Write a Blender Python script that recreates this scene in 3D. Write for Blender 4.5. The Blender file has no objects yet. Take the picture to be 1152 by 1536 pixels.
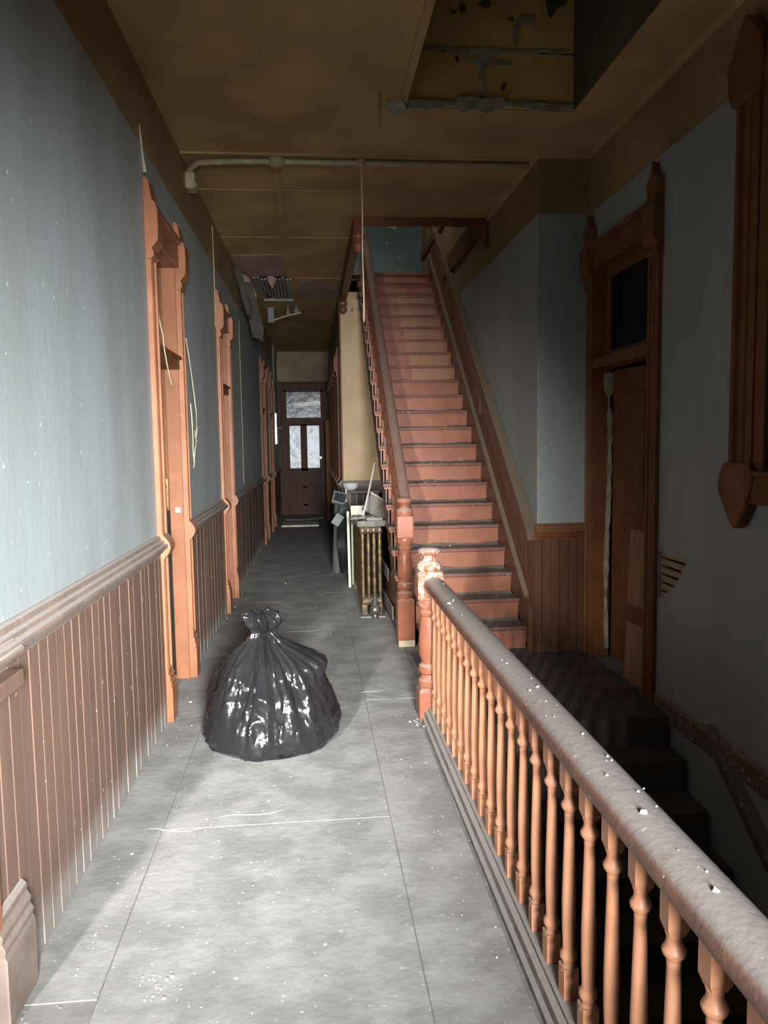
import bpy, bmesh, math, random
from mathutils import Vector, Matrix, noise
random.seed(7)
sc = bpy.context.scene
C = sc.collection
# ------------------------------------------------------------------ camera
cam = bpy.data.cameras.new('camera'); cam.sensor_fit = 'HORIZONTAL'; cam.sensor_width = 36.0
cam.lens = 1154.0/1152.0*36.0; cam.clip_start = 0.02; cam.clip_end = 100
co = bpy.data.objects.new('camera', cam); C.objects.link(co)
rt = (0.99537473, -0.09491083, -0.01486859); dn = (-0.02326185, -0.08794913, -0.99585332); fw = (0.09320959, 0.9915931, -0.08975014)
co.matrix_world = Matrix(((rt[0], -dn[0], -fw[0], 0), (rt[1], -dn[1], -fw[1], 0), (rt[2], -dn[2], -fw[2], 1.62), (0, 0, 0, 1)))
sc.camera = co
# ------------------------------------------------------------------ world, daylight at the windows, exposure
w = bpy.data.worlds.new('sky'); sc.world = w; w.use_nodes = True
w.node_tree.nodes['Background'].inputs[0].default_value = (0.62, 0.72, 0.85, 1)
w.node_tree.nodes['Background'].inputs[1].default_value = 0.6
def area(name, loc, aim, sx, sy, power, col, spread):
    l = bpy.data.lights.new(name, 'AREA'); l.shape = 'RECTANGLE'; l.size = sx; l.size_y = sy; l.energy = power; l.color = col
    l.spread = math.radians(spread)
    o = bpy.data.objects.new(name, l); C.objects.link(o); o.location = loc
    d = (Vector(aim)-Vector(loc)).normalized(); o.rotation_euler = d.to_track_quat('-Z', 'Y').to_euler()
    return o
area('window_daylight_left', (-1.55, -1.38, 2.12), (-0.60, 5.0, 0.60), 0.15, 0.8, 58, (1.0, 0.97, 0.93), 45)
area('window_daylight_middle', (0.36, -1.38, 1.70), (-0.58, 4.4, 0.78), 0.7, 1.0, 140, (0.97, 0.985, 1.0), 49)
area('upper_hall_daylight', (0.1, 8.6, 5.6), (1.25, 10.6, 4.0), 0.5, 0.9, 7.0, (1.0, 0.95, 0.88), 120)
area('end_room_daylight', (-0.1, 19.8, 1.15), (-0.1, 17.7, 1.5), 1.2, 0.9, 5, (0.92, 0.96, 1.0), 140)
sc.view_settings.view_transform = 'Standard'; sc.view_settings.look = 'None'
sc.view_settings.gamma = 1.0; sc.view_settings.exposure = 0.0; sc.view_settings.use_curve_mapping = False

# ------------------------------------------------------------------ mesh helpers
class MB:
    def __init__(s, T=None): s.v = []; s.f = []; s.T = T
    def add(s, vs, fs, M=None):
        b = len(s.v)
        for p in vs:
            p = Vector(p)
            if M is not None: p = M @ p
            s.v.append(p)
        s.f += [tuple(b+i for i in f) for f in fs]; return s
    def box(s, x0, x1, y0, y1, z0, z1, M=None):
        return s.add([(x0,y0,z0),(x1,y0,z0),(x1,y1,z0),(x0,y1,z0),(x0,y0,z1),(x1,y0,z1),(x1,y1,z1),(x0,y1,z1)],
                     [(0,3,2,1),(4,5,6,7),(0,1,5,4),(1,2,6,5),(2,3,7,6),(3,0,4,7)], M)
    def loft(s, rings, caps=True, M=None):
        n = len(rings[0]); vs = [p for r in rings for p in r]; fs = []
        for k in range(len(rings)-1):
            for i in range(n):
                j = (i+1) % n; fs.append((k*n+i, k*n+j, (k+1)*n+j, (k+1)*n+i))
        if caps: fs += [tuple(range(n))[::-1], tuple((len(rings)-1)*n+i for i in range(n))]
        return s.add(vs, fs, M)
    def prism(s, poly, ax, a, b, M=None):
        f = {'x': lambda p, t: (t, p[0], p[1]), 'y': lambda p, t: (p[0], t, p[1]), 'z': lambda p, t: (p[0], p[1], t)}[ax]
        return s.loft([[f(p, a) for p in poly], [f(p, b) for p in poly]], True, M)
    def lathe(s, cx, cy, prof, seg=14, M=None):
        return s.loft([[(cx+r*math.cos(2*math.pi*i/seg), cy+r*math.sin(2*math.pi*i/seg), z) for i in range(seg)] for r, z in prof], True, M)
    def tube(s, pts, r, seg=8):
        pts = [Vector(p) for p in pts]; rings = []
        for k, p in enumerate(pts):
            t = (pts[min(k+1, len(pts)-1)]-pts[max(k-1, 0)]).normalized()
            u = t.orthogonal().normalized() if abs(t.z) > .95 else t.cross(Vector((0,0,1))).normalized()
            q = t.cross(u)
            rr = r[k] if isinstance(r, (list, tuple)) else r
            rings.append([p+u*rr*math.cos(2*math.pi*i/seg)+q*rr*math.sin(2*math.pi*i/seg) for i in range(seg)])
        return s.loft(rings)
    def build(s, name, mat, parent=None, smooth=False, bevel=0, loc=None, angle=40):
        me = bpy.data.meshes.new(name)
        off = Vector(parent['_o']) if parent is not None and '_o' in parent else Vector((0,0,0))
        if loc is not None: off = Vector(loc)
        vs = [Vector(s.T(p)) if s.T else p for p in s.v]
        me.from_pydata([p-off for p in vs], [], s.f)
        bm = bmesh.new(); bm.from_mesh(me); bmesh.ops.recalc_face_normals(bm, faces=bm.faces)
        if smooth:
            for f in bm.faces: f.smooth = True
            ca = math.radians(angle)
            for e in bm.edges:
                if len(e.link_faces) == 2 and e.calc_face_angle(0) > ca: e.smooth = False
        bm.to_mesh(me); bm.free()
        me.materials.append(mat)
        o = bpy.data.objects.new(name, me); C.objects.link(o)
        if loc is not None:
            o.location = Vector(loc)-(Vector(parent['_o']) if parent is not None and '_o' in parent else Vector((0,0,0))); o['_o'] = tuple(loc)
        else: o['_o'] = tuple(off)
        if parent is not None: o.parent = parent
        if bevel:
            m = o.modifiers.new('bevel', 'BEVEL'); m.width = bevel; m.segments = 1; m.limit_method = 'ANGLE'; m.angle_limit = math.radians(40)
        return o
def thing(name, label, cat, loc=(0,0,0), group=None):
    o = bpy.data.objects.new(name, None); C.objects.link(o); o.location = loc; o['_o'] = tuple(loc); o.empty_display_size = .1
    o['label'] = label; o['category'] = cat
    if group: o['group'] = group
    return o
def tag(o, label, cat, group=None, kind=None):
    o['label'] = label; o['category'] = cat
    if group: o['group'] = group
    if kind: o['kind'] = kind
    return o
def struct(o, label=None):
    o['kind'] = 'structure'
    if label: o['label'] = label
    return o
def inst(o, parent, loc, rz=0.0):
    c = o.copy(); C.objects.link(c); c.parent = parent; c.location = loc; c.rotation_euler = (0, 0, rz); return c

# ------------------------------------------------------------------ materials
def ramp(nt, src, a, b):
    m = nt.nodes.new('ShaderNodeMapRange'); m.interpolation_type = 'SMOOTHSTEP'
    m.inputs['From Min'].default_value = a; m.inputs['From Max'].default_value = b
    nt.links.new(src, m.inputs['Value']); return m.outputs['Result']
def mixc(nt, fac, a, b):
    m = nt.nodes.new('ShaderNodeMix'); m.data_type = 'RGBA'
    for sock, val in ((m.inputs[0], fac), (m.inputs[6], a), (m.inputs[7], b)):
        if isinstance(val, (int, float)): sock.default_value = val
        elif isinstance(val, tuple): sock.default_value = (*val, 1)
        else: nt.links.new(val, sock)
    return m.outputs[2]
def math_(nt, op, a, b=None):
    m = nt.nodes.new('ShaderNodeMath'); m.operation = op
    for i, v in enumerate((a, b)):
        if v is None: continue
        if isinstance(v, (int, float)): m.inputs[i].default_value = v
        else: nt.links.new(v, m.inputs[i])
    return m.outputs[0]
def noise_(nt, vec, scale, detail=4, rough=.55):
    n = nt.nodes.new('ShaderNodeTexNoise'); n.inputs['Scale'].default_value = scale; n.inputs['Detail'].default_value = detail
    n.inputs['Roughness'].default_value = rough; nt.links.new(vec, n.inputs['Vector']); return n.outputs['Fac']
def mat(name, c1, c2=None, rough=.6, ns=5, bump=.15, bs=45, dust=0, dcol=(.26,.245,.22), peel=None, metal=0, spec=.4, stretch=None,
        zband=None, foot=0, specks=None, patch=None, chips=None):
    m = bpy.data.materials.new(name); m.use_nodes = True; nt = m.node_tree; L = nt.links
    b = nt.nodes['Principled BSDF']; g = nt.nodes.new('ShaderNodeNewGeometry'); pos = g.outputs['Position']
    b.inputs['Roughness'].default_value = rough; b.inputs['Metallic'].default_value = metal; b.inputs['Specular IOR Level'].default_value = spec
    vec = pos
    if stretch:
        mp = nt.nodes.new('ShaderNodeMapping'); mp.inputs['Scale'].default_value = stretch; L.new(pos, mp.inputs['Vector']); vec = mp.outputs[0]
    sx = nt.nodes.new('ShaderNodeSeparateXYZ'); L.new(pos, sx.inputs[0])
    c2 = c2 or tuple(x*.75 for x in c1)
    col = mixc(nt, ramp(nt, noise_(nt, vec, ns), .35, .65), c1, c2)
    if zband:   # paint border at a height: (z, colour above)
        zz = math_(nt, 'ADD', sx.outputs[2], math_(nt, 'MULTIPLY', noise_(nt, pos, 9), .012))
        up = mixc(nt, ramp(nt, noise_(nt, pos, ns*.7), .35, .65), zband[1], tuple(x*.72 for x in zband[1]))
        col = mixc(nt, ramp(nt, zz, zband[0], zband[0]+.008), col, up)
    if patch:   # second colour mixed in over a box: x0,x1,y0,y1,colour
        f = None
        for sck, a, bb in ((0, patch[0], patch[1]), (1, patch[2], patch[3])):
            t = math_(nt, 'MULTIPLY', math_(nt, 'GREATER_THAN', sx.outputs[sck], a), math_(nt, 'LESS_THAN', sx.outputs[sck], bb))
            f = t if f is None else math_(nt, 'MULTIPLY', f, t)
        col = mixc(nt, math_(nt, 'MULTIPLY', f, .85), col, patch[4])
    if chips:   # small pale paint chips
        col = mixc(nt, ramp(nt, noise_(nt, pos, chips[1], 2, .4), chips[2], chips[2]+.015), col, chips[0])
    if peel:    # (colour, threshold, scale[, z lo, z hi])
        f = ramp(nt, noise_(nt, pos, peel[2], 6, .65), peel[1], peel[1]+.03)
        if len(peel) > 3: f = math_(nt, 'MULTIPLY', f, ramp(nt, sx.outputs[2], peel[3], peel[4]))
        col = mixc(nt, f, col, peel[0])
    if foot:    # settled dirt at the foot of a wall
        zz = math_(nt, 'ADD', sx.outputs[2], math_(nt, 'MULTIPLY', noise_(nt, pos, 14), -.10))
        col = mixc(nt, math_(nt, 'MULTIPLY', ramp(nt, zz, foot, -.04), .8), col, dcol)
    if dust:
        sn = nt.nodes.new('ShaderNodeSeparateXYZ'); L.new(g.outputs['Normal'], sn.inputs[0])
        f = math_(nt, 'MULTIPLY', ramp(nt, sn.outputs[2], .35, .9), math_(nt, 'MULTIPLY', ramp(nt, noise_(nt, pos, 22), .05, .42), dust))
        col = mixc(nt, f, col, dcol)
    if specks:  # (colour, scale, threshold)
        col = mixc(nt, ramp(nt, noise_(nt, pos, specks[1], 1, .3), specks[2], specks[2]+.03), col, specks[0])
    L.new(col, b.inputs['Base Color'])
    if bump:
        bp = nt.nodes.new('ShaderNodeBump'); bp.inputs['Strength'].default_value = bump; bp.inputs['Distance'].default_value = .01
        L.new(noise_(nt, vec, bs), bp.inputs['Height']); L.new(bp.outputs[0], b.inputs['Normal'])
    return m
BLUE = (.305, .345, .350); BLUE2 = (.258, .290, .286); TAN = (.30, .205, .10)
M = {}
M['wall'] = mat('wall_paint_blue', BLUE, BLUE2, rough=.5, ns=2.2, bump=.10, bs=30, stretch=(1, 1, .25), zband=(3.27, TAN), chips=((.55,.55,.5), 38, .735))
M['cream'] = mat('wall_paint_cream', (.66,.47,.27), (.56,.395,.215), rough=.6, ns=3, bump=.05, chips=((.2,.12,.07), 9, .74))
M['tanwall'] = mat('wall_paint_tan', (.26,.20,.13), (.17,.13,.085), rough=.7, ns=2.5)
M['teal'] = mat('wall_paint_teal', (.15,.215,.205), (.11,.165,.155), rough=.6, ns=3, chips=((.4,.33,.22), 4.5, .66))
M['ceil'] = mat('ceiling_stained', (.52,.335,.145), (.38,.245,.105), spec=.15, rough=.8, ns=1.6, bump=.06, bs=12)
M['wains'] = mat('wainscot_brown', (.155,.095,.068), (.125,.080,.058), spec=.25, rough=.5, ns=7, bump=.08, bs=60, stretch=(1,1,.2), foot=.16, dcol=(.30,.28,.255), specks=((.42,.28,.2), 30, .76))
M['wains2'] = mat('wainscot_red_brown', (.14,.062,.030), (.11,.048,.024), rough=.4, ns=6, bump=.06, stretch=(1,1,.2))
M['gap'] = mat('wainscot_backing', (.12,.07,.05), (.06,.035,.025), rough=.7, ns=12)
M['rail'] = mat('chair_rail_dusty', (.215,.165,.135), (.17,.13,.105), rough=.5, ns=8, dust=.95, dcol=(.33,.30,.275))
M['rail2'] = mat('stair_cap_brown', (.19,.115,.07), (.15,.088,.052), rough=.6, spec=.2, ns=9, dust=.55, dcol=(.24,.205,.16))
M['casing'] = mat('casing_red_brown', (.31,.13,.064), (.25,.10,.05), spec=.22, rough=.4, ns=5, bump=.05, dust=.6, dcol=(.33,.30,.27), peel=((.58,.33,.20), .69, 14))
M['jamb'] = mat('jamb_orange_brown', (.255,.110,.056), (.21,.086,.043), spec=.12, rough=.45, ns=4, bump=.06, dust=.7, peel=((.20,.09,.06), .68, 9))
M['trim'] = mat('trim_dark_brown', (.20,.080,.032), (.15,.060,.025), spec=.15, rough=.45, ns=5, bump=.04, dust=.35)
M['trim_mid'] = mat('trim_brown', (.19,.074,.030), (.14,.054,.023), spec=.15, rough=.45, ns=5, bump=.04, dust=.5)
M['floor'] = mat('floor_boards_dusty', (.24,.235,.225), (.17,.165,.155), rough=.85, ns=4, specks=((.5,.5,.47), 60, .73))
M['lino'] = mat('linoleum_dusty', (.295,.293,.280), (.215,.213,.203), spec=.15, rough=.8, ns=4.5, bump=.3, bs=22, specks=((.44,.435,.415), 55, .725))
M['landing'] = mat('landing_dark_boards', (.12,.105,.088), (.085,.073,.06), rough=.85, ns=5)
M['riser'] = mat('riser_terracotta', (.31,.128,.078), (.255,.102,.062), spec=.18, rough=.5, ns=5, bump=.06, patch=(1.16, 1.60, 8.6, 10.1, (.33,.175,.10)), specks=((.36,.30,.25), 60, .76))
M['tread'] = mat('tread_terracotta_dusty', (.20,.078,.052), (.15,.06,.04), rough=.6, ns=5, dust=.93, dcol=(.165,.158,.138), specks=((.42,.39,.34), 50, .745))
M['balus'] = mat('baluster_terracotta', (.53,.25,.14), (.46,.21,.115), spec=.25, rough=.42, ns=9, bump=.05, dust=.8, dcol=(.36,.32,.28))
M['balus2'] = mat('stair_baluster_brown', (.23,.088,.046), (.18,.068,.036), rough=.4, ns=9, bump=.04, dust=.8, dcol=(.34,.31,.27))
M['hand'] = mat('handrail_dusty', (.155,.075,.05), (.12,.06,.04), rough=.45, ns=8, dust=.93, dcol=(.245,.225,.205), specks=((.5,.47,.42), 60, .76))
M['hand2'] = mat('stair_handrail', (.20,.085,.055), (.15,.065,.042), rough=.45, ns=14, dust=.55, dcol=(.21,.175,.15))
M['newel'] = mat('newel_terracotta', (.27,.10,.055), (.22,.08,.045), spec=.3, rough=.32, ns=7, bump=.05, dust=.7, dcol=(.34,.31,.26), peel=((.46,.38,.27), .65, 26))
M['newelpeel'] = mat('newel_peeling', (.28,.105,.06), (.235,.085,.048), spec=.25, rough=.4, ns=7, bump=.25, bs=70, dust=.7, dcol=(.34,.31,.26), peel=((.44,.38,.27), .50, 30, .6, .85))
M['shoe'] = mat('shoe_rail_grey', (.24,.215,.195), (.17,.13,.11), rough=.6, ns=8, dust=.9, dcol=(.34,.325,.30))
M['stringer'] = mat('stringer_brown', (.12,.052,.03), (.09,.04,.024), rough=.4, ns=5, bump=.04, dust=.8, dcol=(.30,.27,.24))
M['plaster'] = mat('bare_plaster', (.46,.40,.29), (.31,.26,.18), rough=.9, ns=10, bump=.4, bs=60)
M['pink'] = mat('undercoat_pink', (.42,.28,.22), (.33,.22,.17), rough=.9, ns=5)
M['paper'] = mat('peeling_wallpaper', (.085,.078,.062), (.06,.054,.043), rough=.9, ns=6)
M['lath'] = mat('lath_wood', (.46,.33,.19), (.36,.25,.14), rough=.8, ns=20, stretch=(3,.4,3))
M['lathgrey'] = mat('lath_grey', (.40,.36,.28), (.28,.25,.19), rough=.9, ns=14)
M['black'] = mat('dark_void', (.012,.010,.008), rough=.9, bump=0)
M['ochre'] = mat('light_well_ochre', (.80,.48,.14), (.64,.38,.105), rough=.7, ns=2.5, chips=((.10,.06,.03), 5, .68))
M['wellside'] = mat('light_well_brown', (.12,.085,.05), (.09,.062,.036), rough=.8, ns=3)
M['pipe'] = mat('painted_conduit', (.42,.35,.20), (.32,.26,.15), rough=.45, ns=12, bump=.03)
M['cable'] = mat('cable_cream', (.55,.47,.32), rough=.6, bump=0)
M['brass'] = mat('tarnished_brass', (.30,.19,.07), (.18,.11,.045), rough=.4, ns=25, metal=.8)
M['goldpaint'] = mat('radiator_gold_paint', (.165,.115,.052), (.07,.05,.03), rough=.36, ns=16, metal=.55, dust=.9, dcol=(.30,.29,.26))
M['iron'] = mat('valve_iron', (.13,.12,.095), (.09,.08,.065), rough=.35, ns=16, metal=.6, dust=.6)
M['greywood'] = mat('dusty_wood', (.17,.15,.125), (.11,.095,.08), rough=.8, ns=8, dust=.8)
M['greywains'] = mat('wainscot_grey_dusty', (.105,.095,.092), (.08,.072,.07), rough=.7, ns=8)
M['white'] = mat('chalk_white', (.70,.70,.67), (.60,.60,.57), rough=.5, ns=6, bump=.03)
M['pale'] = mat('pale_green_paint', (.62,.62,.48), (.52,.52,.40), rough=.6, ns=6)
M['blackplastic'] = mat('black_sheet', (.022,.024,.026), (.015,.016,.018), rough=.5, ns=6)
M['grey'] = mat('grey_metal', (.20,.20,.195), (.15,.15,.145), rough=.55, ns=8, dust=.6)
M['chrome'] = mat('bright_metal', (.75,.76,.78), (.6,.6,.62), rough=.35, ns=10, metal=.7)
M['plank'] = mat('plank_pine', (.33,.19,.085), (.25,.14,.06), rough=.6, ns=6, stretch=(3,3,.3), bump=.06)
M['plank2'] = mat('floor_board_white', (.62,.6,.55), (.45,.36,.25), rough=.7, ns=6)
M['crumb'] = mat('plaster_crumb', (.50,.48,.44), (.34,.32,.29), rough=.9, ns=30)
M['farwood'] = mat('far_door_brown', (.075,.034,.018), (.055,.025,.013), spec=.12, rough=.5, ns=5, stretch=(1,1,.3), bump=.04)
M['dust'] = mat('dusty_skirting', (.15,.115,.085), (.11,.085,.06), rough=.8, ns=10, dust=.8, dcol=(.30,.26,.21), specks=((.42,.38,.30), 40, .66))
M['cornerbead'] = mat('worn_corner', (.42,.44,.42), (.30,.32,.31), rough=.6, ns=14)
M['drift'] = mat('settled_dust', (.185,.175,.15), (.145,.135,.115), rough=.95, ns=18, specks=((.42,.39,.34), 60, .72))
def bagmat():
    m = bpy.data.materials.new('bin_bag_black'); m.use_nodes = True; nt = m.node_tree; b = nt.nodes['Principled BSDF']
    b.inputs['Base Color'].default_value = (.012,.012,.013,1); b.inputs['Roughness'].default_value = .17; b.inputs['Specular IOR Level'].default_value = .5
    g = nt.nodes.new('ShaderNodeNewGeometry'); bp = nt.nodes.new('ShaderNodeBump'); bp.inputs['Strength'].default_value = .5; bp.inputs['Distance'].default_value = .012
    nt.links.new(noise_(nt, g.outputs['Position'], 13, 3, .5), bp.inputs['Height']); nt.links.new(bp.outputs[0], b.inputs['Normal'])
    return m
M['bag'] = bagmat()
def glass(name, col, mixf, rough, trans):
    m = bpy.data.materials.new(name); m.use_nodes = True; nt = m.node_tree; nt.nodes.remove(nt.nodes['Principled BSDF'])
    out = nt.nodes['Material Output']; t = nt.nodes.new('ShaderNodeBsdfTransparent' if trans else 'ShaderNodeBsdfTranslucent')
    t.inputs[0].default_value = (*col, 1); gl = nt.nodes.new('ShaderNodeBsdfGlossy'); gl.inputs['Roughness'].default_value = rough
    gl.inputs[0].default_value = (.8,.82,.84,1); mx = nt.nodes.new('ShaderNodeMixShader'); mx.inputs[0].default_value = mixf
    g = nt.nodes.new('ShaderNodeNewGeometry'); bp = nt.nodes.new('ShaderNodeBump'); bp.inputs['Strength'].default_value = .4; bp.inputs['Distance'].default_value = .02
    nt.links.new(noise_(nt, g.outputs['Position'], 6, 2), bp.inputs['Height']); nt.links.new(bp.outputs[0], gl.inputs['Normal'])
    nt.links.new(t.outputs[0], mx.inputs[1]); nt.links.new(gl.outputs[0], mx.inputs[2]); nt.links.new(mx.outputs[0], out.inputs[0]); return m
M['glass'] = glass('old_glass', (.20,.21,.215), .05, .3, True)
M['clear'] = glass('window_glass', (.9,.93,.95), .06, .02, True)
M['frost'] = glass('frosted_glass', (.78,.82,.86), .08, .3, False)
M['darkglass'] = glass('dull_green_glass', (.07,.085,.05), .10, .25, False)
def emit(name, col, s):
    m = bpy.data.materials.new(name); m.use_nodes = True; b = m.node_tree.nodes['Principled BSDF']
    b.inputs['Emission Color'].default_value = (*col, 1); b.inputs['Emission Strength'].default_value = s; return m
M['tube'] = emit('lamp_tube', (1, .93, .72), 5)

# ------------------------------------------------------------------ the shell
ZC = 3.69
LW = lambda p: (-.949+.0135*p[1]+p[0], p[1], p[2])          # left wall: (out from wall, along, up)
RF = lambda p: (.44-p[0], p[1], p[2])                        # far corridor right wall
RW = lambda p: (2.08-p[0], p[1], p[2])                       # right wall
m = MB()
m.box(-3.3, .74, -1.65, 20.2, -.2, -.004); m.box(.74, 3.7, 4.25, 20.2, -.2, -.004); m.box(.74, 3.7, -1.65, .2, -.2, -.004); m.box(2.19, 3.7, .2, 4.25, -.2, -.004)
floor = struct(m.build('floor', M['floor']), 'dusty grey corridor floor')
# linoleum sheets laid on the floor, each its own piece
def sheet(x0, x1, y0, y1):
    o = MB().box(x0, x1, y0, y1, -.0039, 0).build('linoleum_sheet', M['lino'], floor, bevel=.0015); return o
sheet(-.93, -.664, 2.2, 9.4); sheet(-.93, -.664, 9.404, 17.6); sheet(-.661, .3075, -1.45, 3.199); sheet(-.661, .3075, 3.202, 9.4); sheet(-.661, .3075, 9.404, 17.6)
sheet(.3105, .60, -1.45, 4.73); sheet(.3105, .70, 4.733, 10.7)
random.seed(17)
for x0, y0, ln, an in ((-.30, 3.30, .35, 8), (.10, 4.62, .22, -6), (-.12, 6.6, .5, 12), (.36, 4.9, .24, 20), (-.5, 7.9, .4, -8), (.2, 8.3, .35, 10), (-.62, 3.2, .3, -4)):
    pts = []
    for k in range(9):
        t = k/8-.5; a = math.radians(an); pts.append((x0+ln*t*math.cos(a)+.012*math.sin(k*1.3), y0+ln*t*math.sin(a)+.016*math.sin(k*.9), -.004))
    MB().tube(pts, [.0041+.003*math.sin(math.pi*k/8) for k in range(9)], 8).build('wrinkle', M['lino'], floor, True)
# the landing right of the newel and the cellar floor of the stairwell
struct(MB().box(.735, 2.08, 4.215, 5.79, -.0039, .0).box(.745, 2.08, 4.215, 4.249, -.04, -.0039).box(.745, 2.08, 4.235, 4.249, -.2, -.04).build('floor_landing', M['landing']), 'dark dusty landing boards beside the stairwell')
m = MB()
m.box(-3.3, 3.7, -1.65, 2.2, ZC, ZC+.16); m.box(-3.3, .63, 2.2, 4.95, ZC, ZC+.16); m.box(1.71, 3.7, 2.2, 4.95, ZC, ZC+.16)
m.box(-3.3, 3.7, 4.95, 7.3, ZC, ZC+.16); m.box(-3.3, .5, 7.3, 10.8, ZC, ZC+.16); m.box(1.7, 3.7, 7.3, 10.8, ZC, ZC+.16); m.box(-3.3, 3.7, 10.8, 20.2, ZC, ZC+.16)
ceiling = struct(m.build('ceiling', M['ceil']), 'brown stained ceiling')
# left wall with door openings
DL = [(4.63, 5.38, 2.82), (7.53, 8.17, 2.78), (12.62, 13.3, 2.75), (14.45, 15.2, 2.75)]
m = MB(LW); s = 1.98
for a, b, zt in DL:
    m.box(-.16, 0, s, a, 0, ZC); m.box(-.16, 0, a, b, zt, ZC); s = b
m.box(-.16, 0, s, 17.8, 0, ZC)
wl = struct(m.build('wall_left', M['wall']), 'blue painted left corridor wall with brown wainscot')
# outer walls
struct(MB().box(-3.3, -3.2, -1.65, 20.2, 0, ZC).build('wall_outer_left', M['tanwall']))
struct(MB().box(-3.2, -1.07, 1.98, 2.08, 0, ZC).build('wall_lobby', M['wall']))
struct(MB().box(3.6, 3.7, -1.65, 20.2, -.2, ZC).build('wall_outer_right', M['tanwall']))
struct(MB().box(-3.3, 3.7, 20.1, 20.2, 0, ZC).build('wall_outer_back', M['tanwall']))
WINS = ((-2.2, -1.0), (-.2, .72))
m = MB(); m.box(-3.3, -2.2, -1.65, -1.5, 0, ZC); m.box(-1.0, -.2, -1.65, -1.5, 0, ZC); m.box(.72, 3.7, -1.65, -1.5, 0, ZC)
for a, b in WINS: m.box(a, b, -1.65, -1.5, 0, .85); m.box(a, b, -1.65, -1.5, 3.15, ZC)
struct(m.build('wall_front', M['wall']))
for i, (a, b) in enumerate(WINS):
    m = MB(); m.box(a, a+.07, -1.62, -1.55, .85, 3.15); m.box(b-.07, b, -1.62, -1.55, .85, 3.15); m.box(a, b, -1.62, -1.55, .85, .93); m.box(a, b, -1.62, -1.55, 3.07, 3.15); m.box(a, b, -1.62, -1.55, 1.97, 2.03)
    wo = struct(m.build('window_%d' % (i+2), M['trim']), 'tall sash window in the front wall')
    MB().box(a+.06, b-.06, -1.59, -1.585, .92, 3.08).build('pane', M['clear'], wo)
# stair wall: block with the pilaster face
wst = struct(MB().box(1.70, 2.19, 5.66, 11.6, 0, 6.2).build('wall_stair', M['wall']), 'blue wall beside the staircase with tan band on top')
struct(MB().box(2.19, 2.3, 5.66, 20.2, 0, ZC).build('wall_inner_right', M['tanwall']))
# cross wall under the stair, far corridor right wall
wm = struct(MB().box(.44, 1.70, 10.8, 10.9, 0, 3.89).build('wall_middle', M['cream']), 'cream plaster wall facing the corridor')
m = MB(RF); ss = 10.9
for a, b in ((11.6, 12.35), (13.5, 14.25), (15.5, 16.2)):
    m.box(-.12, 0, ss, a, 0, ZC); m.box(-.12, 0, a, b, 2.75, ZC); ss = b
m.box(-.12, 0, ss, 17.8, 0, ZC)
wfr = struct(m.build('wall_far_right', M['wall']), 'dark right wall of the far corridor')
# far end wall with opening
m = MB(); m.box(-.9, -.575, 17.7, 17.82, 0, ZC); m.box(.305, .6, 17.7, 17.82, 0, ZC); m.box(-.575, .305, 17.7, 17.82, 2.83, ZC)
struct(m.build('wall_far', M['tanwall']), 'grimy tan wall at the far end of the corridor')
struct(MB().box(.44, 3.6, 17.7, 17.82, 0, ZC).box(-3.2, -.85, 17.7, 17.82, 0, ZC).build('wall_far_side', M['tanwall']))
# right wall with door opening, lath hole, and the part below in the stairwell
m = MB(RW)
m.box(-.11, 0, -1.5, 4.02, -3, ZC); m.box(-.11, 0, 4.02, 4.43, -3, .655); m.box(-.11, 0, 4.02, 4.43, .945, ZC)
m.box(-.11, 0, 4.43, 4.57, -.2, ZC); m.box(-.11, 0, 4.57, 5.50, 2.86, ZC); m.box(-.11, 0, 5.50, 5.66, -.2, ZC)
m.prism([(4.02, .655), (4.02, .945), (4.06, .945), (4.085, .925), (4.10, .90), (4.14, .865), (4.19, .79), (4.27, .735), (4.33, .70), (4.36, .675), (4.43, .66), (4.43, .655)], 'x', -.11, -.0005)
wr = struct(m.build('wall_right', M['wall']), 'shadowed blue right wall with tan band')
# stairwell enclosure below the floor
struct(MB().box(.70, .74, .1, 4.25, -3, -.004).build('wall_stairwell_left', M['tanwall']))
struct(MB().box(.74, 2.08, 0.1, .2, -3, -.2).build('wall_stairwell_front', M['tanwall']))
struct(MB().box(.70, 2.2, .1, 4.6, -3.1, -3).build('floor_lower', M['landing']))
struct(MB().box(.74, 2.08, 4.29, 4.39, -3, -.2).build('wall_stairwell_back', M['tanwall']))
struct(MB().box(.78, 2.08, -1.5, 1.15, -3, ZC).build('wall_light_blocker', M['tanwall']), 'unseen wall block added to shade the right wall')  # out-of-view block added to keep window light off the right wall
# light well above the ceiling
pw = MB(); pw.box(1.705, 1.80, 2.2, 4.95, ZC+.001, 5.1)
struct(pw.build('wall_light_well_right', M['wellside']))
struct(MB().box(.54, .628, 2.2, 4.95, ZC+.16, 5.1).build('wall_light_well_left', M['wellside']))
struct(MB().box(.54, 1.8, 2.1, 2.2, ZC+.16, 5.1).build('wall_light_well_front', M['wellside']))
struct(MB().box(.54, 1.8, 2.1, 5.1, 5.1, 5.2).build('ceiling_light_well', M['wellside']))
wb = struct(MB().box(.54, 1.8, 4.975, 5.06, ZC+.161, 5.1).build('wall_light_well_back', M['black']), 'ochre boarded back of the open light well')
for z0, z1 in ((3.70, 4.025), (4.04, 4.55), (4.56, 5.09)):
    MB().box(.631, 1.704, 4.925, 4.949, z0, z1).build('board', M['ochre'], wb, bevel=.004)
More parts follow.
